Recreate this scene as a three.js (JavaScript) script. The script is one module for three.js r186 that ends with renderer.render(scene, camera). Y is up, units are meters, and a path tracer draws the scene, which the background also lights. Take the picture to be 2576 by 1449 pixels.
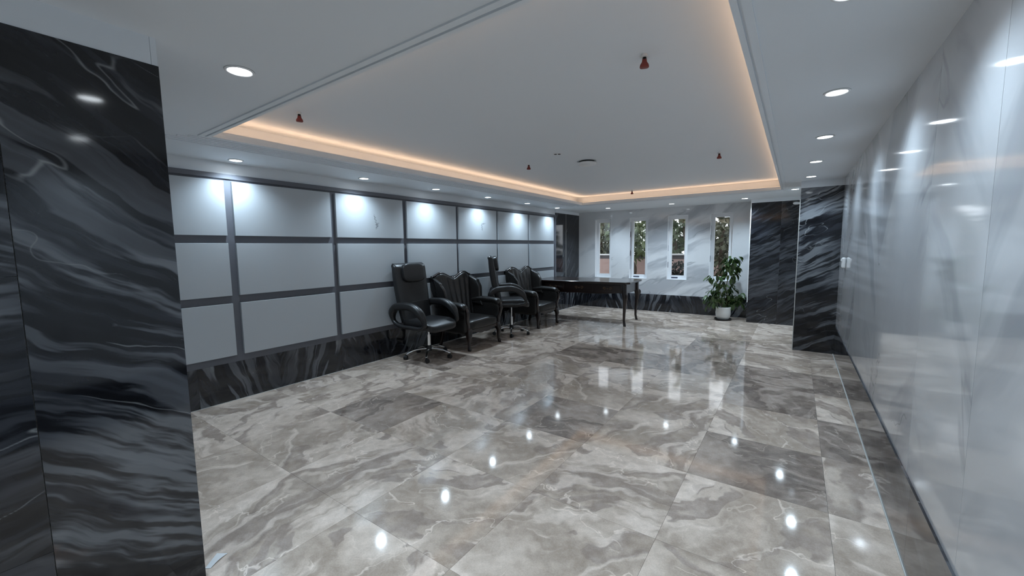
import * as THREE from 'three';
import { RoundedBoxGeometry } from 'three/addons/geometries/RoundedBoxGeometry.js';
import { mergeGeometries } from 'three/addons/utils/BufferGeometryUtils.js';
import { RectAreaLightUniformsLib } from 'three/addons/lights/RectAreaLightUniformsLib.js';

// ---------------------------------------------------------------- camera, sky, exposure
const scene = new THREE.Scene();
const camera = new THREE.PerspectiveCamera(70.85, 2576 / 1449, 0.05, 200);
camera.position.set(0, 1.4, 0);
camera.rotation.set(-0.0978, 0.6112, -0.0127, 'YXZ');
scene.add(camera);
scene.background = new THREE.Color(0.86, 0.93, 1.0);      // overcast daylight beyond the windows
scene.backgroundIntensity = 1.45;
const renderer = new THREE.WebGLRenderer({ antialias: true });
renderer.toneMapping = THREE.LinearToneMapping;
renderer.toneMappingExposure = 1.32;
renderer.shadowMap.enabled = true;
RectAreaLightUniformsLib.init();
const LAMP_POWER = 5.0;                                    // candela of one downlight
const LAMP_COLOUR = new THREE.Color(0.665, 0.845, 1.0);
const COVE_COLOUR = new THREE.Color(1.0, 0.64, 0.40);
const COVE_POWER = 10.5;

// ---------------------------------------------------------------- helpers
function rng(seed) { let a = seed >>> 0; return () => { a = (a + 0x6D2B79F5) | 0; let t = Math.imul(a ^ (a >>> 15), 1 | a); t = (t + Math.imul(t ^ (t >>> 7), 61 | t)) ^ t; return ((t ^ (t >>> 14)) >>> 0) / 4294967296; }; }
const taken = new Map();
function numbered(name) { const n = taken.get(name) || 0; taken.set(name, n + 1); return n ? name + '_' + String(n).padStart(3, '0') : name; }
function shadows(o) { o.castShadow = true; o.receiveShadow = true; return o; }
function part(name, geo, mat, parent) { const m = shadows(new THREE.Mesh(geo, mat)); m.name = name; parent.add(m); return m; }
function thing(name, label, category, x = 0, y = 0, d = 0, turn = 0, group) {
  const o = new THREE.Group(); o.name = numbered(name); o.position.set(x, y, -d); o.rotation.y = turn;
  o.userData = { label, category }; if (group) o.userData.group = group; scene.add(o); return o;
}
function structure(name, label, category) {
  const o = new THREE.Group(); o.name = name; o.userData = { kind: 'structure', label, category }; scene.add(o); return o;
}
// a box between x0..x1, y0..y1 and depth d0..d1 (depth runs away from the camera along -z)
function bx(x0, x1, y0, y1, d0, d1) { const g = new THREE.BoxGeometry(x1 - x0, y1 - y0, d1 - d0); g.translate((x0 + x1) / 2, (y0 + y1) / 2, -(d0 + d1) / 2); return g; }
function planar(g, fu, fv) { const p = g.attributes.position, uv = g.attributes.uv; for (let i = 0; i < p.count; i++) uv.setXY(i, fu(p.getX(i), p.getY(i), -p.getZ(i)), fv(p.getX(i), p.getY(i), -p.getZ(i))); return g; }
function finish(pos, idx, uv) { const g = new THREE.BufferGeometry(); g.setAttribute('position', new THREE.Float32BufferAttribute(pos, 3)); g.setAttribute('uv', new THREE.Float32BufferAttribute(uv, 2)); g.setIndex(idx); g.computeVertexNormals(); return g; }
// stacked horizontal rings [x, y, z, rx, rz, squareness], closed at both ends
function loft(sections, seg = 20) {
  const pos = [], uv = [], idx = [];
  sections.forEach(([x, y, z, rx, rz, n = 2], i) => {
    for (let k = 0; k <= seg; k++) {
      const a = k / seg * Math.PI * 2, c = Math.cos(a), s = Math.sin(a);
      pos.push(x + rx * Math.sign(c) * Math.abs(c) ** (2 / n), y, z + rz * Math.sign(s) * Math.abs(s) ** (2 / n)); uv.push(k / seg, i / (sections.length - 1));
    }
  });
  const w = seg + 1, up = sections[sections.length - 1][1] > sections[0][1];
  const tri = (a, b, c) => up ? idx.push(a, c, b) : idx.push(a, b, c);
  for (let i = 0; i < sections.length - 1; i++) for (let k = 0; k < seg; k++) { const a = i * w + k; tri(a, a + 1, a + w); tri(a + 1, a + w + 1, a + w); }
  for (const [i, f] of [[0, 0], [sections.length - 1, 1]]) {
    const c = pos.length / 3, s = sections[i]; pos.push(s[0], s[1], s[2]); uv.push(.5, .5);
    for (let k = 0; k < seg; k++) f ? tri(i * w + k, i * w + k + 1, c) : tri(i * w + k + 1, i * w + k, c);
  }
  return finish(pos, idx, uv);
}
// a bar along points, its section an ellipse: half width a along the fixed side vector, b across
function sweep(points, halves, side, closed = false, seg = 14, n = 2) {
  const pos = [], uv = [], idx = [], N = points.length, S = side.clone().normalize();
  for (let i = 0; i < N; i++) {
    const p = points[i], q = closed ? points[(i + 1) % N] : points[Math.min(i + 1, N - 1)], r = closed ? points[(i + N - 1) % N] : points[Math.max(i - 1, 0)];
    const t = q.clone().sub(r).normalize(), nn = new THREE.Vector3().crossVectors(t, S).normalize(), s2 = new THREE.Vector3().crossVectors(nn, t).normalize();
    const [a, b] = halves[Math.min(i, halves.length - 1)];
    for (let k = 0; k <= seg; k++) {
      const g = k / seg * Math.PI * 2, c = Math.cos(g), s = Math.sin(g);
      const v = p.clone().addScaledVector(s2, a * Math.sign(c) * Math.abs(c) ** (2 / n)).addScaledVector(nn, b * Math.sign(s) * Math.abs(s) ** (2 / n));
      pos.push(v.x, v.y, v.z); uv.push(k / seg, i / N);
    }
  }
  const w = seg + 1, M = closed ? N : N - 1;
  for (let i = 0; i < M; i++) for (let k = 0; k < seg; k++) { const a = i * w + k, b = ((i + 1) % N) * w + k; idx.push(a, b, a + 1, a + 1, b, b + 1); }
  if (!closed) for (const [i, f] of [[0, 0], [N - 1, 1]]) { const c = pos.length / 3; pos.push(points[i].x, points[i].y, points[i].z); uv.push(.5, .5); for (let k = 0; k < seg; k++) f ? idx.push(i * w + k, c, i * w + k + 1) : idx.push(i * w + k + 1, c, i * w + k); }
  return finish(pos, idx, uv);
}
// a closed body between two sheets front(u, v) and back(u, v), u and v in 0..1
function between(front, back, nu, nv) {
  const pos = [], uv = [], idx = [], w = nu + 1, half = (nu + 1) * (nv + 1);
  for (const f of [front, back]) for (let j = 0; j <= nv; j++) for (let i = 0; i <= nu; i++) { const p = f(i / nu, j / nv); pos.push(p[0], p[1], p[2]); uv.push(i / nu, j / nv); }
  for (let j = 0; j < nv; j++) for (let i = 0; i < nu; i++) { const a = j * w + i; idx.push(a, a + 1, a + w, a + 1, a + w + 1, a + w); const b = a + half; idx.push(b, b + w, b + 1, b + 1, b + w, b + w + 1); }
  const edge = (a, b) => idx.push(a, a + half, b, b, a + half, b + half);
  for (let i = 0; i < nu; i++) { edge(i, i + 1); edge(nv * w + i + 1, nv * w + i); }
  for (let j = 0; j < nv; j++) { edge((j + 1) * w, j * w); edge(j * w + nu, (j + 1) * w + nu); }
  return finish(pos, idx, uv);
}
// a padded cushion: superellipsoid of width, height and depth
function cushion(w, h, d, ev = .35, eh = .3, nu = 40, nv = 20) {
  const pos = [], uv = [], idx = [], P = (v, e) => Math.sign(v) * Math.abs(v) ** e;
  for (let j = 0; j <= nv; j++) for (let i = 0; i <= nu; i++) {
    const t = (j / nv - .5) * Math.PI, a = i / nu * Math.PI * 2, r = P(Math.cos(t), ev);
    pos.push(w / 2 * r * P(Math.cos(a), eh), h / 2 * P(Math.sin(t), ev), d / 2 * r * P(Math.sin(a), eh)); uv.push(i / nu, j / nv);
  }
  for (let j = 0; j < nv; j++) for (let i = 0; i < nu; i++) { const a = j * (nu + 1) + i, b = a + nu + 1; idx.push(a, b, a + 1, a + 1, b, b + 1); }
  return finish(pos, idx, uv);
}
const V = (x, y, z) => new THREE.Vector3(x, y, z);
function curve(pts, n, closed = false) { return new THREE.CatmullRomCurve3(pts.map(p => V(...p)), closed).getPoints(n).slice(0, closed ? n : n + 1); }
const L = (x, y, d) => V(x, y, -d);

// ---------------------------------------------------------------- procedural textures
function hash(x, y, s) { let h = Math.imul(x, 374761393) + Math.imul(y, 668265263) + Math.imul(s, 1274126177); h = Math.imul(h ^ (h >>> 13), 1274126177); return ((h ^ (h >>> 16)) >>> 0) / 4294967296; }
function noise(x, y, s) { const i = Math.floor(x), j = Math.floor(y); let f = x - i, g = y - j; f = f * f * (3 - 2 * f); g = g * g * (3 - 2 * g); const a = hash(i, j, s), b = hash(i + 1, j, s), c = hash(i, j + 1, s), d = hash(i + 1, j + 1, s); return a + (b - a) * f + (c - a) * g + (a - b - c + d) * f * g; }
function fbm(x, y, s, o = 4) { let v = 0, a = .5, t = 0; for (let k = 0; k < o; k++) { v += a * noise(x, y, s + k * 17); t += a; a *= .5; x = x * 2.03 + 5.1; y = y * 2.03 + 1.7; } return v / t; }
const sm = (a, b, x) => { const t = Math.min(1, Math.max(0, (x - a) / (b - a))); return t * t * (3 - 2 * t); };
const mix = (a, b, t) => a.map((v, i) => v + (b[i] - v) * t);
function texture(w, h, fn, srgb = true) {
  const d = new Uint8Array(w * h * 4);
  for (let j = 0; j < h; j++) for (let i = 0; i < w; i++) { const c = fn((i + .5) / w, (j + .5) / h), k = (j * w + i) * 4; for (let q = 0; q < 3; q++) d[k + q] = Math.max(0, Math.min(255, c[q])); d[k + 3] = 255; }
  const t = new THREE.DataTexture(d, w, h, THREE.RGBAFormat); if (srgb) t.colorSpace = THREE.SRGBColorSpace; t.magFilter = THREE.LinearFilter; t.minFilter = THREE.LinearMipmapLinearFilter; t.generateMipmaps = true; t.wrapS = t.wrapT = THREE.RepeatWrapping; t.needsUpdate = true; return t;
}
// black marble with grey streaks running at an angle, over mw x mh metres
function blackMarble(pw, ph, mw, mh, angle, seed, opt = {}) {
  const { amount = 1, rust = 0, swirl = .16, broad = 4.6 } = opt, c = Math.cos(angle), s = Math.sin(angle);
  return texture(pw, ph, (u, v) => {
    const x = u * mw, y = v * mh;
    const wx = swirl * (fbm(x * 1.8, y * 1.8, seed) - .5), wy = swirl * (fbm(x * 1.8 + 9, y * 1.8, seed + 3) - .5) + .035 * (fbm(x * 9, y * 9, seed + 71, 3) - .5);
    const a = (x + wx) * c + (y + wy) * s, b = -(x + wx) * s + (y + wy) * c;
    const s1 = fbm(a * .75, b * broad, seed + 5, 6), s2 = fbm(a * 4.5, b * 44, seed + 8, 5), gate = fbm(x * 1.4, y * 1.4, seed + 21, 2);
    let col = mix([15, 16, 20], [36, 38, 44], sm(.3, .72, s2));
    col = mix(col, [122, 125, 129], amount * sm(.5, .60, s1) * (.25 + .75 * sm(.34, .58, s2)) * (.25 + .75 * sm(.34, .58, gate)));
    const s3 = fbm(a * 1.8 + 3, b * 17, seed + 83, 5); col = mix(col, [112, 115, 120], .8 * amount * sm(.56, .66, s3) * (.3 + .7 * sm(.3, .6, gate)));
    const r = Math.abs(fbm(a * 1.1 + 4, b * 4.2, seed + 33, 4) - .5);
    col = mix(col, [190, 192, 190], .5 * (1 - sm(.0, .008, r)) * sm(.5, .62, fbm(x * 2.6, y * 2.6, seed + 44, 2)));
    const r2 = Math.abs(fbm(x * 2.5, y * 2.5, seed + 63, 4) - .5);
    col = mix(col, [150, 152, 150], .45 * (1 - sm(0, .006, r2)) * sm(.56, .66, fbm(x * 2.1, y * 2.1, seed + 54, 2)));
    if (rust) { const k = sm(.58, .68, fbm(x * 4.4, y * 6, seed + 77, 4)) * sm(.12, .2, v) * (1 - sm(.26, .34, v)); col = mix(col, [104, 72, 58], rust * k); }
    return col;
  });
}
// pale polished marble with soft grey clouds and veins
function paleMarble(pw, ph, mw, mh, angle, seed, vein = 1) {
  const c = Math.cos(angle), s = Math.sin(angle);
  return texture(pw, ph, (u, v) => {
    const x = u * mw, y = v * mh;
    const wx = .3 * (fbm(x * 1.3, y * 1.3, seed) - .5), wy = .3 * (fbm(x * 1.3 + 7, y * 1.3, seed + 2) - .5);
    const a = (x + wx) * c + (y + wy) * s, b = -(x + wx) * s + (y + wy) * c;
    let col = mix([212, 213, 215], [232, 233, 235], fbm(x * 2, y * 2, seed + 4, 4));
    col = mix(col, [158, 161, 167], .6 * vein * sm(.5, .72, fbm(a * .8, b * 4.5, seed + 6, 5)));
    const r = Math.abs(fbm(a * .7, b * 2.6, seed + 12, 5) - .5), g = sm(.5, .64, fbm(x * 1.6, y * 1.6, seed + 15, 2));
    col = mix(col, [142, 145, 150], .5 * vein * (1 - sm(.0, .03, r)) * g);
    const r2 = Math.abs(fbm(x * 1.1, y * 1.1, seed + 22, 5) - .5), g2 = sm(.62, .68, fbm(x * 1.9, y * 1.9, seed + 25, 2));
    return mix(col, [104, 106, 110], .6 * vein * (1 - sm(.0, .005, r2)) * g2);
  });
}
// grey-beige floor marble, one tile
function floorMarble(seed, dark) {
  const ang = 3.1 * hash(seed, 3, 9), c = Math.cos(ang), s = Math.sin(ang);
  return texture(512, 512, (u, v) => {
    const x = u * .69, y = v * .69, w1 = fbm(x * 3.4, y * 3.4, seed, 4) - .5, w2 = fbm(x * 3.4 + 5, y * 3.4, seed + 2, 4) - .5;
    const xx = x + .3 * w1, yy = y + .3 * w2, a = xx * c + yy * s, b = -xx * s + yy * c, lo = dark ? [138, 125, 116] : [176, 160, 146], hi = dark ? [172, 157, 146] : [215, 198, 184];
    let col = mix(lo, hi, sm(.34, .66, fbm(xx * 2.8, yy * 2.8, seed + 6, 4)));
    const edge = fbm(a * 2.0, b * 4.2, seed + 9, 5); col = mix(col, dark ? [119, 107, 99] : [156, 141, 131], .75 * sm(.53, .565, edge) * (1 - sm(.6, .72, edge)));
    col = mix(col, dark ? [186, 171, 160] : [232, 215, 202], .7 * sm(.54, .72, fbm(a * 2.6, b * 11, seed + 14, 5)));
    const r = Math.abs(fbm(xx * 3.6, yy * 3.6, seed + 19, 5) - .5); col = mix(col, dark ? [201, 186, 173] : [241, 224, 211], .7 * (1 - sm(.0, .014, r)) * sm(.42, .6, noise(x * 5, y * 5, seed + 23)));
    const r2 = Math.abs(fbm(a * 1.6, b * 3, seed + 29, 4) - .5); col = mix(col, [241, 224, 211], .45 * (1 - sm(0, .009, r2)) * sm(.4, .6, noise(x * 4, y * 4, seed + 37)) * (dark ? .5 : 1));
    const n = (noise(x * 260, y * 260, seed + 31) - .5) * 14 + (fbm(x * 22, y * 22, seed + 41, 3) - .5) * 34; return [col[0] + n, col[1] + n, col[2] + n];
  });
}

// ---------------------------------------------------------------- materials
const std = (o) => new THREE.MeshStandardMaterial(o), phys = (o) => new THREE.MeshPhysicalMaterial(o);
const lin = (r, g, b) => new THREE.Color().setRGB(r, g, b);
const polished = (map) => phys({ map, roughness: .07, ior: 1.55, specularIntensity: 1 });
const M = {
  paint: std({ color: lin(.76, .79, .82), roughness: .62 }),
  plaster: std({ color: lin(.74, .74, .73), roughness: .8 }),
  panel: std({ color: lin(.46, .49, .515), roughness: .55 }),
  frame: std({ color: lin(.125, .13, .15), roughness: .5 }),
  grout: std({ color: lin(.30, .29, .27), roughness: .9 }),
  sealant: std({ color: lin(.5, .5, .48), roughness: .6 }),
  upvc: std({ color: lin(.82, .83, .85), roughness: .35 }),
  glass: phys({ color: 0xffffff, transmission: 1, thickness: 0, roughness: 0, ior: 1.5 }),
  trimWhite: std({ color: lin(.8, .8, .8), roughness: .35 }),
  edgeTrim: std({ color: lin(.52, .51, .48), roughness: .35 }),
  lens: std({ color: lin(.9, .9, .9), emissive: lin(.86, .94, 1), emissiveIntensity: 14, roughness: .4 }),
  led: std({ color: lin(.9, .8, .7), emissive: lin(1, .64, .4), emissiveIntensity: 2.5, roughness: .5 }),
  leather: phys({ color: lin(.016, .016, .017), roughness: .34, ior: 1.5 }),
  leatherBrown: phys({ color: lin(.012, .0108, .0102), roughness: .3, ior: 1.5 }),
  seam: std({ color: lin(.006, .006, .006), roughness: .6 }),
  chrome: std({ color: lin(.82, .83, .84), metalness: 1, roughness: .12 }),
  blackPlastic: std({ color: lin(.015, .015, .016), roughness: .45 }),
  mahogany: phys({ map: texture(256, 256, (u, v) => { const g = fbm(u * 4, v * 60, 5, 4), h = fbm(u * 2, v * 9, 9, 3); return mix([16, 7, 6], [42, 19, 14], .6 * g + .4 * h); }), roughness: .3, clearcoat: .5, clearcoatRoughness: .12 }),
  gilt: std({ color: lin(.16, .10, .06), roughness: .3, metalness: .35 }),
  redCap: std({ color: lin(.20, .032, .026), roughness: .45 }),
  darkHole: std({ color: lin(.01, .01, .01), roughness: .8 }),
  pot: std({ color: lin(.62, .62, .61), roughness: .4 }),
  soil: std({ color: lin(.03, .02, .014), roughness: 1 }),
  stem: std({ color: lin(.07, .075, .025), roughness: .8 }),
  paper: std({ color: lin(.75, .76, .77), roughness: .8 }),
  film: std({ color: lin(.40, .43, .50), roughness: .4 }),
  filmPrint: std({ color: lin(.06, .07, .10), roughness: .5 }),
};
const floorLight = [1, 2, 3, 4, 5, 6, 7, 8].map(s => polished(floorMarble(s * 11, false)));
const floorDark = [1, 2, 3, 4].map(s => polished(floorMarble(s * 13 + 400, true)));
const paleSet = [1, 2, 3].map(s => { const m = polished(paleMarble(512, 1024, 1.2, 2.2, .75, s * 19, .62)); m.color.setRGB(.86, .865, .875); return m; });
const paleBack = polished(paleMarble(1024, 640, 3.6, 2.25, .5, 71, 1.1));
const blackBase = [1, 2, 3, 4].map(s => polished(blackMarble(384, 192, .8, .4, .7 + .2 * s, s * 23, { amount: 1, swirl: .3 })));

// ================================================================ STRUCTURE
const XL = -4.31, XR = .4518, ZB = 8.93, HS = 2.212, HM = 2.366, BASE = .366, XP = -2.035, ZP = .563, ZF = -2.6;
const LIP = { x0: -3.388, x1: -.2208, d0: 1.197, d1: 7.204 };

// floor: a bed with separate marble tiles
{
  const floor = structure('floor', 'polished grey beige marble tile floor', 'floor');
  part('tile_bed', bx(XL - .1, XR + .1, -.06, -.012, ZF - .1, ZB + .1), M.grout, floor);
  const P = .6925, xs = [XR], ds = [ZF]; for (let x = .2; x > XL; x -= P) xs.push(x); xs.push(XL);
  for (let k = -5; 1.185 + k * P < ZB - .02; k++) if (1.185 + k * P > ZF) ds.push(1.185 + k * P); ds.push(ZB);
  const dark = new Set(['1:2.57', '1:4.65', '1:1.18', '2:5.34', '2:4.65', '3:4.65', '4:4.65', '3:6.72', '0:3.26', '0:4.65', '3:2.57', '1:3.96', '5:1.88', '2:6.03', '6:3.26']);
  const r = rng(77);
  for (let i = 0; i < xs.length - 1; i++) for (let j = 0; j < ds.length - 1; j++) {
    const x1 = xs[i], x0 = xs[i + 1], d0 = ds[j], d1 = ds[j + 1];
    const a = r(), b = r(), c = r(), e = r();
    if (x1 < XP - .8 && d1 < ZP - .2) continue;                 // under the solid near wall
    const mat = dark.has(i + ':' + (Math.floor(d0 * 100 + .6) / 100).toFixed(2)) ? floorDark[Math.floor(a * 4)] : floorLight[Math.floor(b * 8)];
    const g = bx(x0 + .0006, x1 - .0006, -.012, 0, d0 + .0006, d1 - .0006), q = Math.floor(c * 4), fl = e > .5;
    planar(g, (x, y, d) => { let s = (x - x0) / P, t = (d - d0) / P; if (fl) s = 1 - s; return [s, t, 1 - s, 1 - t][q]; }, (x, y, d) => { let s = (x - x0) / P, t = (d - d0) / P; if (fl) s = 1 - s; return [t, 1 - s, 1 - t, s][q]; });
    part('tile', g, mat, floor);
  }
}

// ceiling: upper slab, lowered border with light trough, stepped mouldings
{
  const ceiling = structure('ceiling', 'white painted ceiling with a sunken tray and lowered border', 'ceiling');
  part('upper_ceiling', bx(XL - .2, XR + .2, HM, HM + .12, ZF - .2, ZB + .25), M.paint, ceiling);
  const T = .038, B = .2;
  const border = (n, x0, x1, d0, d1) => part(n, bx(x0, x1, HS, HS + T, d0, d1), M.paint, ceiling);
  border('border_panel', XL - .1, LIP.x0, ZP - .4, ZB + .1);
  border('border_panel', LIP.x1, XR + .1, ZF - .1, ZB + .1);
  border('border_panel', LIP.x0, LIP.x1, LIP.d1, ZB + .1);
  border('border_panel', LIP.x0, LIP.x1, ZF - .1, LIP.d0);
  // upstands behind the light trough
  part('tray_wall', bx(LIP.x0 - B - .03, LIP.x0 - B, HS + T, HM, LIP.d0 - B, LIP.d1 + B), M.paint, ceiling);
  part('tray_wall', bx(LIP.x1 + B, LIP.x1 + B + .03, HS + T, HM, LIP.d0 - B, LIP.d1 + B), M.paint, ceiling);
  part('tray_wall', bx(LIP.x0 - B, LIP.x1 + B, HS + T, HM, LIP.d1 + B, LIP.d1 + B + .03), M.paint, ceiling);
  part('tray_wall', bx(LIP.x0 - B, LIP.x1 + B, HS + T, HM, LIP.d0 - B - .03, LIP.d0 - B), M.paint, ceiling);
  const ring = (o0, o1, h) => {
    const s = new THREE.Shape(), q = new THREE.Path(), R = (p, o) => { p.moveTo(LIP.x0 - o, LIP.d0 - o); p.lineTo(LIP.x1 + o, LIP.d0 - o); p.lineTo(LIP.x1 + o, LIP.d1 + o); p.lineTo(LIP.x0 - o, LIP.d1 + o); p.closePath(); };
    R(s, o1); R(q, o0); s.holes.push(q);
    const g = new THREE.ExtrudeGeometry(s, { depth: h, bevelEnabled: false }); g.rotateX(-Math.PI / 2); g.translate(0, HS - h, 0); return g;
  };
  part('moulding', ring(.0, .022, .009), M.paint, ceiling);
  part('moulding', ring(.032, .062, .007), M.paint, ceiling);
  for (const o of [.1, .15, .2, .25, .3]) {
    part('moulding', bx(LIP.x0 - o - .022, LIP.x0 - o, HS - .006, HS, LIP.d0 - o, LIP.d1 + o * .6), M.paint, ceiling);
    if (o < .22) part('moulding', bx(LIP.x0 - o, LIP.x1 + .1, HS - .006, HS, LIP.d1 + o, LIP.d1 + o + .022), M.paint, ceiling);
  }
}

// left wall: grey backing board with raised pale panels, black marble at the far end
{
  const w = structure('wall_left', 'panelled wall of pale boards on a grey backing', 'wall');
  part('masonry', bx(XL - .2, XL, -.06, HS, ZP - .4, ZB + .2), M.plaster, w);
  part('plaster_strip', bx(XL, XL + .004, 2.105, HS, ZP, 7.80), M.paint, w);
  part('backing_board', bx(XL, XL + .014, BASE, 2.105, ZP, 7.80), M.frame, w);
  part('top_rail', bx(XL + .014, XL + .028, 2.062, 2.105, ZP, 7.80), M.frame, w);
  part('end_stile', bx(XL + .014, XL + .03, BASE, 2.105, 7.755, 7.80), M.frame, w);
  const cols = [[ZP, 1.57], [1.635, 2.59], [2.655, 3.605], [3.672, 4.627], [4.685, 5.645], [5.70, 6.65], [6.72, 7.67]], rows = [[.433, .923], [.995, 1.479], [1.548, 2.04]];
  // two panels carry dark scuff marks
  const scuff = (marks) => { const m = M.panel.clone(); m.color.set(0xffffff); m.map = texture(512, 256, (u, v) => { let k = 0; for (const [cu, cv, su, sv, lean] of marks) { const dv = (v - cv) / sv, du = (u - cu - lean * (v - cv) - .006 * Math.sin(v * 90)) / su; k = Math.max(k, (1 - sm(.5, 1, Math.abs(dv))) * (1 - sm(.3, 1, Math.abs(du))) * sm(.25, .5, noise(u * 160, v * 90, 5))); } return mix([180, 185, 189], [108, 112, 116], .8 * k); }); return m; };
  const special = { '2:2': scuff([[.55, .42, .016, .20, -.12], [.57, .3, .02, .1, .2]]), '4:2': scuff([[.585, .42, .016, .14, -.1], [.63, .53, .05, .03, 1.2]]) };
  cols.forEach(([d0, d1], i) => rows.forEach(([y0, y1], j) => {
    const g = new RoundedBoxGeometry(.03, y1 - y0, d1 - d0, 1, .002); g.translate(XL + .014 + .015, (y0 + y1) / 2, -(d0 + d1) / 2);
    planar(g, (x, y, d) => (d - d0) / (d1 - d0), (x, y) => (y - y0) / (y1 - y0));
    part('panel', g, special[i + ':' + j] || M.panel, w);
  }));
  const ends = [[7.80, 8.255], [8.262, ZB]];
  ends.forEach(([d0, d1], i) => { const g = bx(XL, XL + .03, BASE, 2.15, d0, d1); planar(g, (x, y, d) => (d - 7.8) / 1.13, (x, y) => y / 2.2); part('marble_slab', g, endMarble(i), w); });
  part('joint_trim', bx(XL, XL + .033, BASE, 2.15, 8.255, 8.262), M.edgeTrim, w);
  part('plaster_strip', bx(XL, XL + .03, 2.15, HS, 7.80, ZB), M.paint, w);
}
function endMarble(i) { return endMarble.m ||= polished(blackMarble(256, 512, 1.13, 2.2, .9, 131, { amount: .5 })); }

// black marble plinths along the walls
function plinth(name, label, along, from, to, at, thick, h, mats) {
  const w = structure(name, label, 'baseboard'), r = rng(name.length * 7 + 3), n = Math.max(1, Math.round((to - from) / .72)), s = (to - from) / n;
  for (let k = 0; k < n; k++) {
    const a = from + k * s + .0006, b = from + (k + 1) * s - .0006, f = r() > .5;
    const g = along === 'd' ? bx(Math.min(at, at + thick), Math.max(at, at + thick), 0, h, a, b) : bx(a, b, 0, h, Math.min(at, at + thick), Math.max(at, at + thick));
    const t = (x, d) => { const q = ((along === 'd' ? d : x) - a) / .75; return f ? 1 - q : q; };
    planar(g, (x, y, d) => t(x, d), (x, y) => y / .375); part('marble_slab', g, mats[Math.floor(r() * mats.length)], w);
  }
  return w;
}
plinth('baseboard_left', 'black veined marble plinth under the pale panels', 'd', ZP, ZB, XL, .016, BASE, blackBase);
plinth('baseboard_back', 'black veined marble plinth under the four windows', 'x', XL + .016, -.69, ZB, -.012, BASE, blackBase);
{
  const baseRight = [3].map(s => polished(blackMarble(384, 192, .8, .4, .2, s * 29, { amount: .35 })));
  plinth('baseboard_right', 'plain glossy black marble plinth under the white marble wall', 'd', ZF, 6.5, XR, -.008, .37, baseRight);
  const s1 = structure('trim_1', 'white sealant bead at the foot of the right wall', 'trim'); part('bead', bx(XR - .013, XR - .008, 0, .004, ZF, 6.5), M.sealant, s1);
  const s2 = structure('trim_2', 'white sealant bead at the foot of the left wall', 'trim'); part('bead', bx(XL + .016, XL + .021, 0, .004, ZP, ZB), M.sealant, s2);
}

// right wall: tall slabs of pale polished marble, each a hair out of plane
{
  const w = structure('wall_right', 'tall white marble slab wall with grey veins', 'wall'), r = rng(5);
  part('masonry', bx(XR + .03, XR + .23, -.06, HS, ZF - .1, ZB + .2), M.plaster, w);
  const ds = [ZF, -1.85, -.65, .55, 1.75, 2.43, 3.6, 4.8, 6.0, 6.5];
  for (let k = 0; k < ds.length - 1; k++) {
    const d0 = ds[k] + .0006, d1 = ds[k + 1] - .0006, m = k % 3, f = k % 2;
    const g = new THREE.BoxGeometry(.03, HS - .37, d1 - d0); planar(g, (x, y, d) => { const q = (d + (d1 - d0) / 2) / 1.2; return f ? 1 - q : q; }, (x, y) => (y + (HS - .37) / 2 + .37) / 2.25);
    const slab = part('marble_slab', g, paleSet[m], w); slab.position.set(XR + .0155, (HS + .37) / 2, -(d0 + d1) / 2);
    slab.rotation.y = (r() - .5) * .0022;
  }
}

// back wall with four window openings
const WIN = [[-3.862, -3.475], [-3.048, -2.652], [-2.232, -1.84], [-1.417, -1.021]], WY0 = .70, WY1 = 2.033;
{
  const w = structure('wall_back', 'white veined marble wall with four narrow windows', 'wall');
  const slab = (x0, x1, y0, y1) => {
    const g = bx(x0, x1, y0, y1, ZB, ZB + .03); planar(g, (x) => (x + 4.3) / 3.6, (x, y) => y / 2.25); part('marble_slab', g, paleBack, w);
    part('masonry', bx(x0, x1, y0, y1, ZB + .03, ZB + .18), M.plaster, w);
  };
  let x = XL; for (const [a, b] of WIN) { slab(x, a, BASE, HS); slab(a, b, WY1, HS); slab(a, b, BASE, WY0); x = b; } slab(x, -.69, BASE, HS);
  part('masonry', bx(XL - .2, XR + .2, -.06, BASE, ZB, ZB + .18), M.plaster, w);
  part('masonry', bx(-.69, XR + .2, BASE, HS, ZB, ZB + .18), M.plaster, w);
}
// black marble return wall at the back right and the pillar before it
{
  const w = structure('wall_alcove', 'black marble return wall beside the potted plant', 'wall'), mat = polished(blackMarble(512, 768, 1.15, 2.2, .48, 163, { amount: .3 }));
  [[-.689, -.235], [-.2338, XR]].forEach(([a, b], i) => { const g = bx(a, b, 0, 2.148, 8.465, 8.485); planar(g, (x) => (x + .69) / 1.15 + .37 * i, (x, y) => y / 2.2 + .23 * i); part('marble_slab', g, mat, w); });
  const sideSlab = bx(-.695, -.689, 0, 2.148, 8.465, ZB); planar(sideSlab, (x, y, d) => d, (x, y) => y / 2.2); part('side_slab', sideSlab, mat, w);
  part('edge_trim', bx(-.699, -.687, BASE, HS, 8.455, 8.467), M.trimWhite, w);
  part('masonry', bx(-.689, XR + .1, 0, 2.148, 8.485, ZB), M.plaster, w);
  part('plaster_strip', bx(-.689, XR + .1, 2.148, HS, 8.462, ZB), M.paint, w);
}
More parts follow.
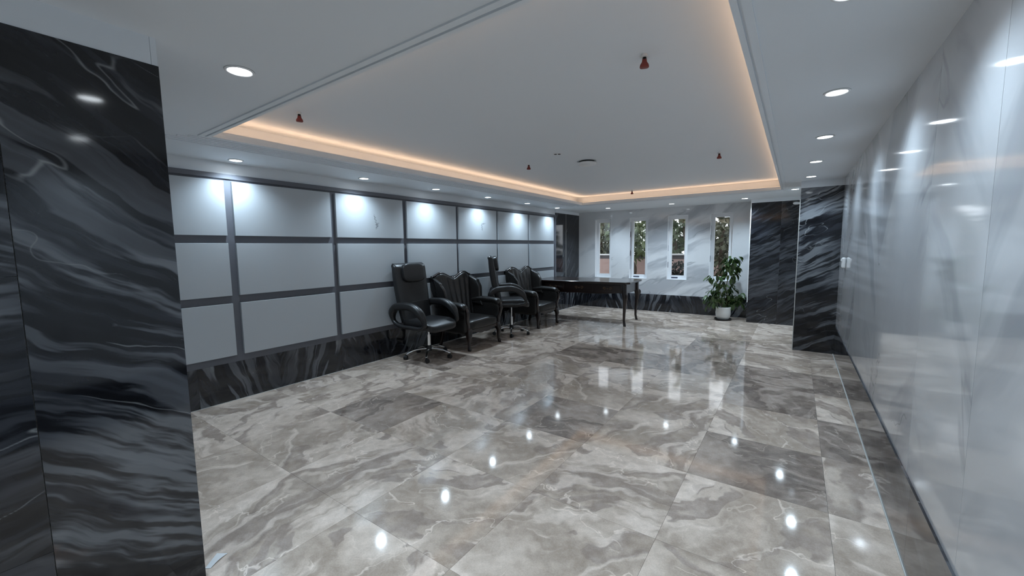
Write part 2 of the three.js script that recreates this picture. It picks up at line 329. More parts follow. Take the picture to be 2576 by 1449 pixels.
{
  const w = structure('wall_pillar', 'black marble pillar with grey diagonal streaks at the right wall', 'wall'), mat = polished(blackMarble(512, 1024, .5, 2.2, .46, 211, { amount: .95, swirl: .1 }));
  const g = bx(.018, XR + .03, 0, 2.122, 6.5, 6.52); planar(g, (x) => (x - .018) / .5, (x, y) => y / 2.2); part('marble_slab', g, mat, w);
  const g2 = bx(.018, .034, 0, 2.122, 6.52, 7.1); planar(g2, (x, y, d) => (d - 6.5) / .6, (x, y) => y / 2.2); part('side_slab', g2, mat, w);
  part('masonry', bx(.034, XR + .1, 0, 2.122, 6.52, 7.1), M.plaster, w);
  part('edge_trim', bx(.010, .018, 0, 2.0, 6.498, 6.506), M.edgeTrim, w);
  part('plaster_strip', bx(.016, XR + .1, 2.122, HS, 6.498, 7.1), M.paint, w);
}
// near left wall in black marble, a plaster strip above it
{
  const w = structure('wall_near_left', 'black streaked marble wall end beside the entrance', 'wall'), HT = 2.11;
  part('masonry', bx(XL - .1, XP - .02, 0, HS, ZF - .1, ZP - .02), M.plaster, w);
  part('plaster_strip', bx(XP - .02, XP - .002, HT, HS, ZF, ZP - .021), M.paint, w);
  const big = polished(blackMarble(512, 1024, 1.0, 2.2, -.56, 367, { amount: .72, rust: .45, swirl: .14, broad: 5.5 })), lesser = polished(blackMarble(384, 768, 1.2, 2.25, -.25, 331, { amount: .9 }));
  const slab = (m, d0, d1, y0, y1, ou, flip) => { const g = bx(XP - .02, XP, y0, y1, d0 + .0006, d1 - .0006); planar(g, (x, y, d) => (flip ? d1 - d : d - d0) / (m === big ? 1 : 1.2) + ou, (x, y) => y / 2.25); part('marble_slab', g, m, w); };
  slab(big, .153, ZP, 0, HT, .02); slab(lesser, -.55, .152, 0, .388, .2); slab(lesser, -.55, .152, .389, 1.33, .2, true); slab(lesser, -.55, .152, 1.331, HT, .0); slab(big, -1.4, -.551, 0, HT, .1); slab(big, ZF, -1.401, 0, HT, 0);
  const e = bx(XP - .6, XP - .001, 0, HT, ZP - .02, ZP); planar(e, (x) => x, (x, y) => y / 2.25); part('end_slab', e, lesser, w);
  part('end_plaster', bx(XL - .1, XP - .6, 0, HS, ZP - .02, ZP), M.paint, w); part('end_plaster', bx(XP - .6, XP - .002, HT, HS, ZP - .02, ZP - .002), M.paint, w);
  const f = structure('wall_front', 'plain white wall behind the camera', 'wall'); part('masonry', bx(XP - .1, XR + .2, -.06, HM, ZF - .2, ZF), M.plaster, f);
}

// windows: white frames, glass, film labels left on the profiles
WIN.forEach(([a, b], i) => {
  const w = structure('window_' + (i + 1), ['narrow white framed window showing a pink garden wall', 'narrow white framed window showing a leaning tree trunk', 'narrow white framed window showing bright gaps between leaves', 'narrow white framed window behind the potted plant'][i], 'window');
  const f = ZB + .085, g = f + .06, T = .058;
  part('jamb', bx(a, a + T, WY0, WY1, f, g), M.upvc, w); part('jamb', bx(b - T - .006, b, WY0, WY1, f, g), M.upvc, w);
  part('head', bx(a + T, b - T - .006, WY1 - .062, WY1, f, g), M.upvc, w); part('sill', bx(a + T, b - T - .006, WY0, WY0 + .074, f, g), M.upvc, w);
  part('glazing_bead', mergeGeometries([bx(a + T, a + T + .01, WY0 + .074, WY1 - .062, f + .01, f + .03), bx(b - T - .016, b - T - .006, WY0 + .074, WY1 - .062, f + .01, f + .03), bx(a + T, b - T - .006, WY0 + .074, WY0 + .084, f + .01, f + .03), bx(a + T, b - T - .006, WY1 - .072, WY1 - .062, f + .01, f + .03)]), M.upvc, w);
  part('pane', bx(a + T, b - T - .006, WY0 + .074, WY1 - .062, f + .034, f + .038), M.glass, w);
  // lining of the opening, so the reveal reads white
  part('lining', mergeGeometries([bx(a - .004, a + .004, WY0, WY1, ZB - .003, f), bx(b - .004, b + .004, WY0, WY1, ZB - .003, f), bx(a, b, WY0 - .004, WY0 + .006, ZB - .003, f), bx(a, b, WY1 - .006, WY1 + .004, ZB - .003, f)]), M.upvc, w);
  const film = (y0, y1, dark) => part('film_label', bx(a + .004, a + .0052, y0, y1, ZB + .03, f - .012), dark ? M.filmPrint : M.film, w);
  if (i === 1) { film(.9, 1.95, 0); film(1.62, 1.74, 1); film(1.2, 1.32, 1); }
  if (i === 2) { film(1.72, 1.92, 0); film(1.3, 1.42, 0); film(.95, 1.07, 1); }
  if (i === 3) { film(1.5, 1.8, 0); film(1.52, 1.62, 1); film(1.08, 1.2, 1); }
  if (i === 1 || i === 2) part('film_label', bx(a + .07, a + .2, WY0 + .02, WY0 + .05, f - .0012, f), M.filmPrint, w);
});

// ================================================================ LIGHTS
function downlight(x, d, label, group, power = 1) {
  const o = thing('downlight', label, 'downlight', x, HS, d, 0, group);
  part('trim_ring', new THREE.LatheGeometry([[.046, -.001], [.047, -.005], [.052, -.007], [.058, -.005], [.060, 0], [.046, 0]].map(p => new THREE.Vector2(...p)), 36), M.trimWhite, o);
  const lens = new THREE.CylinderGeometry(.046, .046, .003, 36); lens.translate(0, -.0018, 0); part('lens', lens, M.lens, o);
  const s = new THREE.SpotLight(LAMP_COLOUR, LAMP_POWER * power, 0, 1.2, 1, 2); s.name = 'downlight_beam'; s.position.set(0, -.012, 0); s.target.position.set(0, -1, 0); s.castShadow = true; s.shadow.radius = 1.6; s.shadow.mapSize.set(1024, 1024); o.add(s, s.target);
}
const GL = 'downlights along the panelled wall', GB = 'downlights above the windows', GR = 'downlights along the white marble wall', GE = 'downlights over the entrance';
[[-4.13, 1.63, 'recessed round downlight above the panels nearest the black marble wall end'], [-4.06, 2.894, 'recessed round downlight above the scuffed panel left of the headrest chair'], [-4.04, 4.0, 'recessed round downlight above the panels behind the headrest chair'], [-4.05, 5.146, 'recessed round downlight above the sideways office chair'],
  [-4.05, 6.297, 'recessed round downlight above the wing armchair beside the desk'], [-4.05, 7.43, 'recessed round downlight above the last panel column next to the black corner slabs']].forEach(([x, d, l]) => downlight(x, d, l, GL, .58));
[[-3.272, 8.21, 'recessed round downlight above the desk before the windows'], [-2.0, 8.22, 'recessed round downlight before the third window, between two others'], [-.772, 8.19, 'recessed round downlight above the potted plant']].forEach(([x, d, l]) => downlight(x, d, l, GB, 1.15));
downlight(-.052, 7.34, 'recessed round downlight beside the top of the black pillar', GB, .9);
[6.12, 5.06, 3.96, 2.86, 1.77, .67, -.45].forEach((d, i) => downlight([.107, .12, .14, .14, .11, .11, .11][i], d, ['recessed round downlight over the white marble wall, first before the black pillar', 'recessed round downlight over the white marble wall, second from the black pillar', 'recessed round downlight over the white marble wall, third from the black pillar', 'recessed round downlight over the white marble wall, fourth from the black pillar', 'recessed round downlight over the white marble wall, fifth from the black pillar', 'recessed round downlight over the white marble wall, sixth from the black pillar', 'recessed round downlight over the white marble wall, seventh from the black pillar'][i], GR, .58));
downlight(-2.094, .87, 'recessed round downlight next to the black marble wall end', GE, .66);
for (const [x, d] of [[-1.0, .55], [-1.9, -.5], [-.9, -1.4]]) downlight(x, d, 'recessed round downlight in the ceiling border over the entrance', GE, .66);

function cove(label, x0, x1, d0, d1) {
  const o = thing('led_strip', label, 'led strip', (x0 + x1) / 2, HS + .038, (d0 + d1) / 2, 0, 'warm strips in the ceiling trough'), w = x1 - x0, h = d1 - d0;
  part('strip', new THREE.BoxGeometry(w, .006, h).translate(0, .003, 0), M.led, o);
  const a = new THREE.RectAreaLight(COVE_COLOUR, COVE_POWER, w, h); a.name = 'led_strip_glow'; a.position.y = .008; a.rotation.x = Math.PI / 2; o.add(a);
}
const TR = .05;
cove('warm strip light hidden in the ceiling trough beside the panelled wall', LIP.x0 - TR - .006, LIP.x0 - TR + .006, LIP.d0, LIP.d1 + .06);
cove('warm strip light hidden in the ceiling trough before the windows', LIP.x0 - .06, LIP.x1, LIP.d1 + TR - .006, LIP.d1 + TR + .006);
cove('warm strip light hidden in the ceiling trough beside the white marble wall', LIP.x1 + TR - .006, LIP.x1 + TR + .006, LIP.d0, LIP.d1);
cove('warm strip light hidden in the ceiling trough by the entrance', LIP.x0, LIP.x1, LIP.d0 - TR - .006, LIP.d0 - TR + .006);

// ================================================================ FURNITURE
const face = (fx, fd) => Math.atan2(fx, -fd);       // turn that points a thing's front along (x, depth)

function officeChair(label, x, d, turn, lift, starTurn, size = 1) {
  const o = thing('office_chair', label, 'chair', x, 0, d, turn, undefined); o.scale.setScalar(size);
  // star base, each arm a curved chrome bar with a castor
  for (let k = 0; k < 5; k++) {
    const leg = new THREE.Group(), a = starTurn + k / 5 * Math.PI * 2;
    const pts = curve([[0, .115, .03], [0, .118, .10], [0, .108, .18], [0, .085, .25], [0, .062, .295]], 14);
    const g = sweep(pts, pts.map((p, i) => [.017 - .005 * i / 14, .011]), V(1, 0, 0), false, 12, 3); g.rotateY(a);
    const m = part('base_leg', g, M.chrome, o);
    const cx = Math.sin(a) * .295, cz = Math.cos(a) * .295, roll = a + 1.1 + k;
    const wheels = []; for (const s of [-1, 1]) { const w = new THREE.CylinderGeometry(.026, .026, .017, 22); w.rotateZ(Math.PI / 2); w.translate(s * .014, .026, -.012); w.rotateY(roll); w.translate(cx, 0, cz); wheels.push(w); }
    const hood = new THREE.CylinderGeometry(.029, .029, .012, 20, 1, false); hood.rotateZ(Math.PI / 2); hood.translate(0, .030, -.010); hood.rotateY(roll); hood.translate(cx, 0, cz); wheels.push(hood);
    const pin = new THREE.CylinderGeometry(.006, .006, .03, 10); pin.translate(cx, .056, cz); wheels.push(pin);
    part('castor', mergeGeometries(wheels.map(w => w.index ? w.toNonIndexed() : w)), M.blackPlastic, m);
  }
  part('hub', loft([[0, .085, 0, .03, .03], [0, .09, 0, .04, .04], [0, .13, 0, .036, .036], [0, .16, 0, .03, .03]], 24), M.blackPlastic, o);
  part('gas_column', mergeGeometries([new THREE.CylinderGeometry(.025, .025, .16, 20).translate(0, .22, 0), new THREE.CylinderGeometry(.014, .014, .14 + lift, 16).translate(0, .33 + lift / 2, 0)]), M.chrome, o);
  const up = lift;
  part('tilt_plate', mergeGeometries([new RoundedBoxGeometry(.20, .045, .26, 2, .012).translate(0, .385 + up, -.02), new RoundedBoxGeometry(.28, .02, .30, 2, .008).translate(0, .402 + up, 0)]), M.blackPlastic, o);
  const lever = curve([[.1, .385 + up, .02], [.2, .38 + up, .03], [.26, .375 + up, .04]], 8); part('lever', sweep(lever, [[.007, .005]], V(0, 1, 0)), M.blackPlastic, o);
  // seat, thick with a waterfall front
  const seat = cushion(.52, .115, .54, .5, .32, 56, 26); { const p = seat.attributes.position; for (let i = 0; i < p.count; i++) { const z = p.getZ(i), xx = p.getX(i); p.setY(i, p.getY(i) - .045 * sm(.1, .29, z) + .012 * sm(.15, .26, Math.abs(xx))); } seat.computeVertexNormals(); } seat.translate(0, .455 + up, .03);
  part('seat', seat, M.leather, o);
  // tall back, leaning, with a rolled top
  const S = [], H0 = .44, H1 = 1.225;
  for (let k = 0; k <= 26; k++) {
    const t = k / 26, y = H0 + (H1 - H0) * t, e = Math.min(1, Math.sin(Math.min(t, 1 - t) / .035 * Math.PI / 2 || 0)), ee = (t < .035 || t > .965) ? Math.max(.25, e) : 1;
    S.push([0, y + up, -.205 - .125 * t ** 1.15 - .02 * Math.sin(t * Math.PI) + (t > .93 ? -.02 * (t - .93) / .07 : 0), (.235 + .032 * Math.sin(Math.min(1, t * 1.25) * Math.PI / 2)) * (ee > .9 ? 1 : .93 + .07 * ee), (.048 + .012 * Math.sin(t * Math.PI)) * ee, 4.5]);
  }
  const back = part('backrest', loft(S, 44), M.leather, o);
  for (const yy of [.72, .86]) { const t = (yy - H0) / (H1 - H0), z = -.205 - .125 * t ** 1.15 - .02 * Math.sin(t * Math.PI) + .058; part('seam', sweep([V(-.21, yy + up, z - .004), V(0, yy + up, z), V(.21, yy + up, z - .004)], [[.003, .003]], V(0, 1, 0)), M.seam, back); }
  const hp = cushion(.36, .25, .085, .55, .35, 44, 22); hp.rotateX(-.17); hp.translate(0, 1.098 + up, -.253); part('headrest', hp, M.leather, o);
  // padded loop arms
  for (const s of [-1, 1]) {
    const c = curve([[0, .60, -.335], [0, .672, -.27], [0, .695, -.12], [0, .688, .03], [0, .635, .145], [0, .555, .215], [0, .475, .235], [0, .435, .17], [0, .432, .0], [0, .44, -.2], [0, .50, -.315]].map(([a, b, e]) => [s * (.292), b + up, e]), 56, true);
    const hv = c.map(p => { const top = sm(.50, .62, p.y - up); return [.030 + .020 * top, .024 + .024 * top]; });
    part('armrest', sweep(c, hv, V(1, 0, 0), true, 16, 2.6), M.leather, o);
  }
  return o;
}
officeChair('black leather office chair with a headrest cushion facing into the room', -3.87, 3.62, face(1, .02), 0, .35);
officeChair('black leather office chair turned sideways between the two wing armchairs', -3.775, 5.36, face(.81, .586), .105, .9, .965);

function wingChair(label, x, d, turn) {
  const o = thing('wing_armchair', label, 'armchair', x, 0, d, turn, undefined);
  // scrolled top line with two humps and a dip in the middle
  const top = u => { const a = Math.abs(u * 2 - 1); return .965 + .085 * Math.sin(Math.min(1, a / .62) * Math.PI / 2) ** 1.5 - .05 * sm(.62, 1, a); };
  const halfW = v => .33 + .085 * sm(.25, .9, v);
  const yb = .30, lean = v => -.24 - .10 * v;
  const back = part('backrest', between(
    (u, v) => { const t = top(u), y = yb + (t - yb) * v, e = Math.min(1, 4 * Math.sqrt(Math.max(0, (1 - v) * .06 + .0004))); return [(u * 2 - 1) * halfW(v), y, lean(v) + .035 * Math.sin(Math.PI * u) + .06 * e + .009 * Math.cos(u * 14 * Math.PI) * sm(0, .2, 1 - v)]; },
    (u, v) => { const t = top(u), y = yb + (t - yb) * v - .004; return [(u * 2 - 1) * halfW(v), y, lean(v) - .05]; }, 72, 26), M.leatherBrown, o);
  const crest = []; for (let k = 0; k <= 40; k++) { const u = k / 40; crest.push(V((u * 2 - 1) * .412, top(u) + .006, lean(1) - .005 + .02 * Math.sin(Math.PI * u))); }
  part('crest_rail', sweep(crest, [[.022, .011]], V(0, 0, 1), false, 10), M.mahogany, o);
  for (const u of [.2, .5, .8]) part('crest_stud', new THREE.SphereGeometry(.009, 14, 10).translate((u * 2 - 1) * .412, top(u) + .018, lean(1) + .018), M.chrome, back);
  for (const s of [-1, 1]) {
    // wing: deep at the top, sweeping down into the arm
    part('wing', between(
      (u, v) => { const f = .20 - .05 * sm(.7, 1, v) + .05 * (1 - sm(0, .35, v)), y = .56 + (.43 - .05 * u) * v - .02 * u; return [s * (.372 + .045 * v + .02 * u * v), y, lean(.4 + .6 * v) + .02 + f * u]; },
      (u, v) => { const f = .20 - .05 * sm(.7, 1, v) + .05 * (1 - sm(0, .35, v)), y = .56 + (.43 - .05 * u) * v - .02 * u; return [s * (.372 + .045 * v + .02 * u * v - .055), y, lean(.4 + .6 * v) + .02 + f * u * .97]; }, 10, 18), M.leatherBrown, o).material.side = THREE.DoubleSide;
    // rolled arm and the closed side below it
    const c = curve([[s * .37, .60, -.28], [s * .375, .625, -.12], [s * .385, .625, .08], [s * .385, .61, .22], [s * .38, .575, .275]], 20), arm = part('arm', sweep(c, c.map((p, i) => [.058 - .012 * (i > 17), .045 - .008 * (i > 17)]), V(1, 0, 0), false, 18, 2.2), M.leatherBrown, o);
    const sp = loft([[s * .372, .24, -.03, .034, .28, 5], [s * .372, .28, -.02, .038, .29, 5], [s * .376, .5, -.01, .038, .285, 5], [s * .378, .61, -.01, .03, .27, 5]], 40); part('side_panel', sp, M.leatherBrown, o);
    const stump = curve([[s * .38, .60, .275], [s * .382, .53, .30], [s * .37, .44, .285], [s * .345, .36, .275], [s * .335, .27, .275]], 16); part('arm_front', sweep(stump, stump.map((p, i) => [.026, .014]), V(1, 0, 0), false, 12, 2.4), M.mahogany, arm);
    // cabriole front leg and splayed rear leg
    part('leg', loft([[s * .325, .30, .255, .04, .04, 4], [s * .328, .24, .262, .042, .042, 4], [s * .34, .19, .278, .036, .036, 3], [s * .335, .12, .272, .024, .024], [s * .335, .06, .27, .019, .019], [s * .342, .025, .282, .024, .028], [s * .343, .0, .284, .022, .026]], 18), M.mahogany, o);
    part('leg', loft([[s * .30, .30, -.25, .03, .03, 4], [s * .30, .2, -.262, .028, .028, 4], [s * .30, .1, -.285, .023, .023, 4], [s * .30, 0, -.31, .02, .02, 4]], 14), M.mahogany, o);
  }
  const seat = cushion(.66, .15, .60, .45, .28, 56, 24); seat.translate(0, .335, .0); { const p = seat.attributes.position; for (let i = 0; i < p.count; i++) p.setY(i, p.getY(i) + .02 * (1 - (p.getX(i) / .33) ** 2) * (p.getY(i) > .34 ? 1 : 0)); seat.computeVertexNormals(); }
  part('seat', seat, M.leatherBrown, o);
  const sh = new THREE.Shape(); sh.moveTo(-.33, .31); sh.lineTo(-.33, .235); sh.quadraticCurveTo(-.24, .27, -.17, .24); sh.quadraticCurveTo(-.08, .20, 0, .225); sh.quadraticCurveTo(.08, .20, .17, .24); sh.quadraticCurveTo(.24, .27, .33, .235); sh.lineTo(.33, .31); sh.closePath();
  part('front_rail', new THREE.ExtrudeGeometry(sh, { depth: .03, bevelEnabled: true, bevelSize: .004, bevelThickness: .004, bevelSegments: 2, curveSegments: 10 }).translate(0, 0, .245), M.mahogany, o);
  part('underframe', new RoundedBoxGeometry(.64, .05, .52, 2, .01).translate(0, .262, -.02), M.blackPlastic, o);
  return o;
}
wingChair('dark leather wing armchair next to the chair with a headrest cushion', -3.895, 4.465, face(1, .0));
wingChair('dark leather wing armchair beside the wooden desk', -3.905, 6.30, face(1, .0));

// desk
{
  const o = thing('writing_desk', 'dark mahogany writing desk on cabriole legs before the windows', 'desk', -3.30, 0, 7.255, Math.atan2(.10, 1.82));
  const W = 1.86, D = .88, c = .06, s = new THREE.Shape();
  s.moveTo(-W / 2 + c, -D / 2); s.lineTo(W / 2 - c, -D / 2); s.quadraticCurveTo(W / 2 - c * .7, -D / 2 + c * .7, W / 2, -D / 2 + c); s.lineTo(W / 2, D / 2 - c); s.quadraticCurveTo(W / 2 - c * .7, D / 2 - c * .7, W / 2 - c, D / 2); s.lineTo(-W / 2 + c, D / 2); s.quadraticCurveTo(-W / 2 + c * .7, D / 2 - c * .7, -W / 2, D / 2 - c); s.lineTo(-W / 2, -D / 2 + c); s.quadraticCurveTo(-W / 2 + c * .7, -D / 2 + c * .7, -W / 2 + c, -D / 2);
  const topG = new THREE.ExtrudeGeometry(s, { depth: .016, bevelEnabled: true, bevelSize: .012, bevelThickness: .010, bevelSegments: 4, curveSegments: 8 }); topG.rotateX(-Math.PI / 2); topG.translate(0, .757, 0);
  const top = part('desk_top', topG, M.mahogany, o);
  part('top_moulding', new RoundedBoxGeometry(W - .10, .02, D - .10, 2, .008).translate(0, .742, 0), M.mahogany, top);
  // apron: front and back boards, ends, with raised drawer fronts
  const ap = new THREE.Shape(); ap.moveTo(-.84, .735); ap.lineTo(-.84, .57); ap.quadraticCurveTo(-.76, .60, -.62, .575); ap.quadraticCurveTo(-.3, .55, 0, .565); ap.quadraticCurveTo(.3, .55, .62, .575); ap.quadraticCurveTo(.76, .60, .84, .57); ap.lineTo(.84, .735); ap.closePath();
  const board = () => new THREE.ExtrudeGeometry(ap, { depth: .024, bevelEnabled: true, bevelSize: .003, bevelThickness: .003, bevelSegments: 1, curveSegments: 10 });
  const front = part('front_apron', board().translate(0, 0, .362), M.mahogany, o); part('back_apron', board().translate(0, 0, -.388), M.mahogany, o);
  for (const e of [-1, 1]) part('end_apron', new RoundedBoxGeometry(.026, .165, .74, 2, .004).translate(e * .842, .652, 0), M.mahogany, o);
  for (const [cx, w] of [[-.54, .46], [0, .52], [.54, .46]]) {
    const dr = part('drawer_front', new RoundedBoxGeometry(w, .115, .014, 2, .005).translate(cx, .662, .394), M.mahogany, o);
    const sc = []; for (const q of [-1, 1]) { const cp = []; for (let k = 0; k <= 20; k++) { const a = k / 20 * Math.PI * 2.6, r = .028 * (1 - k / 26); cp.push(V(cx + q * (.055 + r * Math.cos(a)), .66 + r * Math.sin(a), .404)); } sc.push(sweep(cp, [[.004, .004]], V(0, 0, 1), false, 8)); }
    for (const q of sc) part('carving', q, M.gilt, dr); part('knob', new THREE.SphereGeometry(.011, 16, 12).translate(cx, .66, .410), M.gilt, dr);
  }
  for (const e of [-1, 1]) for (const f of [-1, 1]) {
    const X = e * .845, Z = f * .385;
    part('leg', loft([[X, .738, Z, .042, .042, 5], [X, .60, Z, .043, .043, 5], [X + e * .012, .54, Z + f * .012, .045, .045, 3.5], [X + e * .018, .47, Z + f * .018, .038, .038, 3], [X + e * .008, .36, Z + f * .008, .029, .029, 3], [X - e * .004, .22, Z - f * .004, .023, .023, 3], [X - e * .006, .10, Z - f * .006, .0205, .0205, 3], [X + e * .004, .04, Z + f * .004, .022, .022, 3], [X + e * .012, 0, Z + f * .012, .024, .024, 3]], 20), M.mahogany, o);
    part('knee_carving', loft([[X + e * .035, .60, Z + f * .035, .006, .006], [X + e * .05, .565, Z + f * .05, .022, .022], [X + e * .05, .52, Z + f * .05, .024, .024], [X + e * .036, .46, Z + f * .036, .008, .008]], 14), M.mahogany, o);
  }
}

// potted plant
{
  const o = thing('potted_plant', 'tall leafy green plant in a white pot on a black saucer', 'plant', -1.083, 0, 8.50), r = rng(911);
  const lathe = (pts, n = 40) => new THREE.LatheGeometry(pts.map(p => new THREE.Vector2(...p)), n);
  part('saucer', lathe([[0, 0], [.12, 0], [.145, .012], [.150, .028], [.142, .028], [.135, .014], [0, .012]]), M.blackPlastic, o);
  part('pot', lathe([[0, .014], [.085, .014], [.105, .03], [.124, .08], [.130, .14], [.128, .22], [.133, .235], [.133, .25], [.122, .25], [.118, .22], [.0, .215]]), M.pot, o);
  part('soil', lathe([[0, .236], [.06, .234], [.12, .226], [.12, .22], [0, .22]]), M.soil, o);
  const ax = V(.818, 0, -.575), lat = (l, y, dep) => V(ax.x * l + .0, y, ax.z * l).add(V(.575 * dep, 0, .818 * dep));
  const stems = [[[0, .22, 0], [.02, .45, 0], [.04, .7, .02], [.10, .92, .02], [.14, 1.1, .0]], [[-.02, .22, .02], [-.06, .42, .05], [-.12, .62, .05], [-.22, .8, .03]], [[.02, .22, -.01], [.1, .35, .04], [.2, .42, .06], [.33, .44, .04]], [[-.03, .22, .03], [-.12, .34, .08], [-.22, .36, .1]], [[.01, .22, .03], [.03, .4, .08], [.0, .6, .1]], [[.03, .22, 0], [.08, .5, -.02], [.15, .66, .0], [.22, .62, .02]]];
  for (const s of stems) { const c = new THREE.CatmullRomCurve3(s.map(([l, y, q]) => lat(l, y, q))).getPoints(18); part('stem', sweep(c, c.map((p, i) => [.008 - .004 * i / 18, .008 - .004 * i / 18]), V(.3, .1, 1), false, 8), M.stem, o); }
  const leafG = [0, 1, 2].map(k => between((u, v) => { const w = .034 * Math.sin(Math.PI * Math.min(1, v * .92 + .06)) ** .8; return [(u * 2 - 1) * w, .012 * Math.abs(u * 2 - 1) - .03 * v * v * (1 + .5 * k), v * .12]; }, (u, v) => { const w = .034 * Math.sin(Math.PI * Math.min(1, v * .92 + .06)) ** .8; return [(u * 2 - 1) * w, .012 * Math.abs(u * 2 - 1) - .03 * v * v * (1 + .5 * k) - .0008, v * .12]; }, 2, 5));
  const leafM = [[.030, .065, .016], [.042, .085, .021], [.020, .046, .012], [.055, .10, .028]].map(c => phys({ color: lin(...c), roughness: .38, side: THREE.DoubleSide }));
  const clusters = [[.15, 1.08, .15, .12, 62], [.10, .88, .12, .12, 34], [-.2, .80, .09, .05, 12], [.02, .64, .19, .10, 42], [-.06, .46, .2, .12, 44], [-.22, .36, .13, .10, 26], [.27, .38, .2, .10, 40], [.40, .45, .08, .05, 10], [.04, .33, .2, .09, 30]];
  for (const [l, y, sl, sy, n] of clusters) for (let k = 0; k < n; k++) {
    const a = r() * Math.PI * 2, q = Math.sqrt(r()), p = lat(l + Math.cos(a) * q * sl, y + (r() * 2 - 1) * sy, Math.sin(a) * q * Math.min(sl, .16) - .02);
    if (p.x > .28) { p.z -= .818 * (p.x - .28) / .575; p.x = .28; } p.z = Math.max(p.z, -.26);
    const m = part('leaf', leafG[Math.floor(r() * 3)], leafM[Math.floor(r() * 4)], o); m.position.copy(p); m.rotation.set(.25 + r() * .9, a + (r() - .5) * 1.4 + Math.PI / 2, (r() - .5) * .6, 'YXZ'); m.scale.setScalar(.62 + r() * .5);
  }
}

// ================================================================ SMALL FIXTURES
function sprinkler(label, x, d, turn) {
  const o = thing('fire_sprinkler', label, 'sprinkler', x, HM, d, turn, 'fire sprinklers with red caps on the ceiling');
  part('escutcheon', new THREE.CylinderGeometry(.012, .020, .016, 20).translate(0, -.008, 0), M.trimWhite, o);
  part('neck', new THREE.CylinderGeometry(.009, .011, .012, 16).translate(0, -.022, 0), M.darkHole, o);
  part('cap', loft([[0, -.026, 0, .011, .010, 3], [0, -.04, 0, .013, .012, 3], [0, -.052, 0, .021, .016, 3], [0, -.062, 0, .023, .018, 3], [0, -.066, 0, .020, .015, 3]], 20), M.redCap, o);
}
[[-.672, 2.15, .3, 'red capped fire sprinkler on the white wall side of the tray near the entrance'], [-2.89, 1.56, 1.2, 'red capped fire sprinkler near the tray corner above the first panels'], [-2.567, 4.03, .7, 'red capped fire sprinkler beside the round ceiling fitting and socket plate'], [-.70, 4.78, .1, 'red capped fire sprinkler between the round fitting and the white marble wall'], [-2.36, 7.0, .5, 'red capped fire sprinkler at the tray edge before the windows']].forEach(([x, d, t, l]) => sprinkler(l, x, d, t));
{
  const o = thing('ceiling_speaker', 'flat round white fitting hanging just below the sunken ceiling', 'ceiling fitting', -1.98, HM, 4.33);
  part('base_ring', new THREE.CylinderGeometry(.085, .085, .016, 40).translate(0, -.008, 0), M.darkHole, o);
  part('disc', new THREE.LatheGeometry([[0, -.016], [.098, -.016], [.104, -.02], [.104, -.032], [.096, -.04], [0, -.043]].map(p => new THREE.Vector2(...p)), 48), M.trimWhite, o);
  const s = thing('ceiling_socket', 'small plate with two dark holes on the sunken ceiling', 'socket', -2.066, HM, 3.795, .5);
  part('plate', new RoundedBoxGeometry(.085, .006, .05, 2, .003).translate(0, -.003, 0), M.trimWhite, s);
  for (const e of [-1, 1]) part('hole', new THREE.CylinderGeometry(.015, .015, .003, 18).translate(e * .019, -.0072, 0), M.darkHole, s);
}
{
  const o = thing('wall_switch', 'small white rounded box on the marble wall near the pillar', 'wall box', XR, 1.195, 5.74);
  part('housing', new RoundedBoxGeometry(.036, .115, .07, 4, .015).translate(-.018, 0, 0), M.trimWhite, o);
  part('button', new RoundedBoxGeometry(.012, .03, .04, 3, .005).translate(-.038, .03, .0), M.upvc, o);
  const e = thing('motion_sensor', 'small white oval sensor high on the black return wall', 'sensor', -.03, 2.096, 8.465);
  part('housing', cushion(.10, .045, .05, .8, .8, 28, 16).translate(0, 0, .025), M.trimWhite, e);
  part('mount', new THREE.CylinderGeometry(.012, .012, .012, 16).rotateX(Math.PI / 2).translate(0, 0, .004), M.upvc, e);
}
{
  const o = thing('paper_scrap', 'torn white paper scrap on the floor by the black wall end', 'paper scrap', -2.104, 0, .62, .6);
  part('sheet', between((u, v) => [(u - .5) * .05 * (1 - .5 * v), .002 + .006 * Math.sin(v * 3) * u, (v - .5) * .09], (u, v) => [(u - .5) * .05 * (1 - .5 * v), .0012 + .006 * Math.sin(v * 3) * u, (v - .5) * .09], 4, 8), M.paper, o);
}

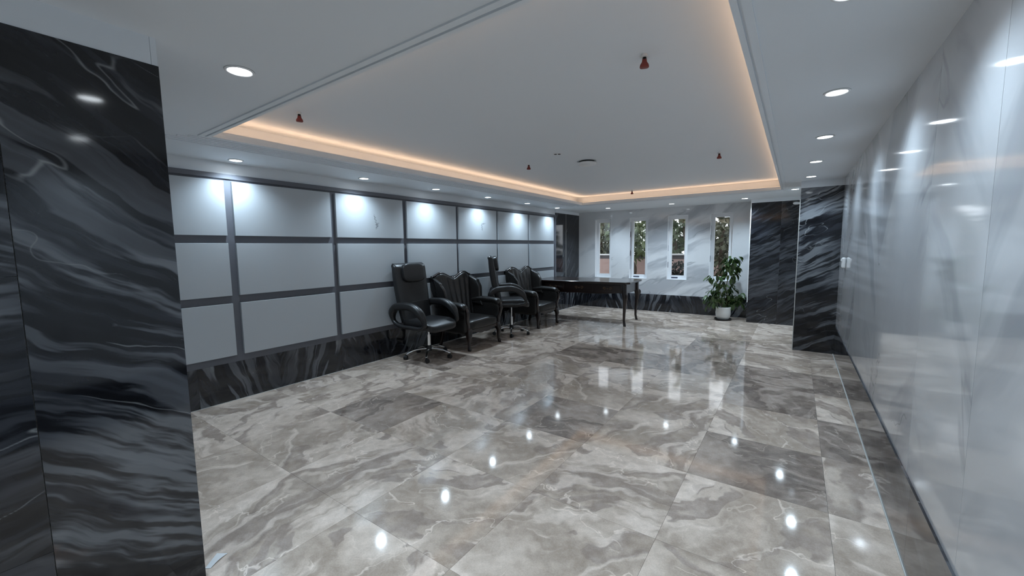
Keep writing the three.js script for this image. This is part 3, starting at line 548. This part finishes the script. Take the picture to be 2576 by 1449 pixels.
// ================================================================ GARDEN BEYOND THE WINDOWS
{
  const ground = structure('ground', 'bare garden earth beyond the windows', 'ground'); part('earth', bx(-16, 8, -.4, -.1, ZB + .18, 26), std({ color: lin(.13, .11, .085), roughness: 1 }), ground);
  const gw = thing('garden_wall', 'low pink plastered garden wall with a white coping', 'garden wall', -4, -.1, 11.6);
  part('plaster', new THREE.BoxGeometry(11, 1.16, .18).translate(0, .58, 0), std({ color: lin(.42, .30, .27), roughness: .9 }), gw);
  part('dark_band', new THREE.BoxGeometry(11, .10, .2).translate(0, 1.21, 0), std({ color: lin(.09, .08, .085), roughness: .9 }), gw);  // separate dark strip directly below the coping
  part('coping', new THREE.BoxGeometry(11.1, .035, .28).translate(0, 1.277, 0), std({ color: lin(.75, .75, .75), roughness: .7 }), gw);
  const bark = std({ color: lin(.10, .075, .055), roughness: 1 }), leafMats = [[.10, .13, .055], [.06, .085, .04], [.13, .14, .09], [.075, .08, .045]].map(c => std({ color: lin(...c), roughness: .6, side: THREE.DoubleSide }));
  const foliage = (seed, blobs, size) => {
    const r = rng(seed), pos = [], idx = [], uv = [];
    for (const [cx, cy, cz, rx, ry, rz, n] of blobs) for (let k = 0; k < n; k++) {
      const a = r() * 6.283, b = Math.acos(2 * r() - 1), q = Math.cbrt(r()), c = V(cx + rx * q * Math.sin(b) * Math.cos(a), cy + ry * q * Math.cos(b), cz + rz * q * Math.sin(b) * Math.sin(a));
      const t = V(r() - .5, r() * .6 - .5, r() - .5).normalize(), s = V(r() - .5, r() - .5, r() - .5).cross(t).normalize(), l = size * (.6 + .8 * r()), w = l * .3, i0 = pos.length / 3;
      for (const [f, g] of [[0, 0], [.5, 1], [1, 0], [.5, -1]]) { const p = c.clone().addScaledVector(t, f * l).addScaledVector(s, g * w); p.y += -.2 * l * f * f; pos.push(p.x, p.y, p.z); uv.push(f, g); }
      idx.push(i0, i0 + 1, i0 + 2, i0, i0 + 2, i0 + 3);
    }
    return finish(pos, idx, uv);
  };
  const tree = (label, x, d, trunk, blobs, size, mat, seed) => {
    const o = thing('garden_tree', label, 'tree', x, -.1, d);
    const c = curve(trunk, 20); part('trunk', sweep(c, c.map((p, i) => [.075 - .045 * i / 20, .075 - .045 * i / 20]), V(.2, .1, 1), false, 10), bark, o);
    const f = part('foliage', foliage(seed, blobs, size), leafMats[mat], o); f.userData.kind = 'stuff';
  };
  tree('pale leafy tree over the garden wall seen through the window by the desk', -5.2, 12.8, [[0, 0, 0], [.05, .9, 0], [-.1, 1.8, .1], [.05, 2.6, 0]], [[.1, 1.95, 0, 1.1, .8, .7, 900], [.2, 1.5, 0, .8, .35, .5, 260]], .16, 2, 21);
  tree('leaning garden tree with a forked trunk close to the window', -3.72, 11.0, [[.12, 0, 0], [.08, .55, 0], [.12, .95, 0], [-.05, 1.25, 0], [-.15, 2.0, 0]], [[-.05, 1.85, .2, .55, .5, .5, 420], [.1, 1.35, .2, .4, .25, .4, 120]], .15, 0, 22);
  tree('broad leaved tree with bright gaps close to the window', -2.85, 12.7, [[.3, 0, .2], [.3, .8, .2], [.2, 1.5, .1], [.1, 2.5, 0]], [[0, 2.0, 0, .75, .65, .4, 150], [.1, 2.7, .0, .6, .4, .4, 60]], .24, 1, 23);
  tree('dense brownish shrub tree behind the potted plant window', -1.45, 10.6, [[0, 0, 0], [.05, .6, 0], [0, 1.2, 0], [.05, 1.9, 0]], [[0, 1.35, 0, .5, .75, .4, 560]], .12, 3, 24);
  const hedge = thing('garden_hedge', 'dark clipped hedge before the garden wall', 'hedge', -2.45, -.1, 10.6); part('stems', new THREE.CylinderGeometry(.03, .04, .7, 8).translate(0, .35, 0), bark, hedge);
  const hf = part('foliage', foliage(25, [[0, .6, 0, .36, .6, .26, 520]], .12), std({ color: lin(.022, .027, .022), roughness: .8, side: THREE.DoubleSide }), hedge); hf.userData.kind = 'stuff';
  const far = (label, x, d, w, h, n, seed, mat) => { const o = thing('distant_tree', label, 'tree', x, -.1, d, 0); const c = curve([[0, 0, 0], [.1, h * .4, 0], [0, h * .8, 0]], 10); part('trunk', sweep(c, [[.09, .09]], V(.2, .1, 1), false, 8), bark, o); const f = part('foliage', foliage(seed, [[0, h * .55, 0, w, h * .48, .7, n]], .24), leafMats[mat], o); f.userData.kind = 'stuff'; };
  far('grey green tree standing behind the garden wall at its left end', -6.6, 15.0, 1.2, 3.1, 900, 31, 2);
  far('green tree standing behind the leaning trunk', -4.7, 16.2, 1.2, 3.2, 620, 32, 0);
  far('thin dark tree standing behind the broad leaved tree', -3.35, 14.0, .7, 2.5, 240, 33, 1);
  far('unseen round green tree added to screen the sky from reflections', -.55, 13.4, .75, 2.7, 620, 35, 0);  // out of view; added to keep bare sky out of the corner slab reflections
  far('low brown green tree beyond the shrub tree', -1.95, 14.6, .75, 2.5, 560, 34, 3);
}

renderer.render(scene, camera);
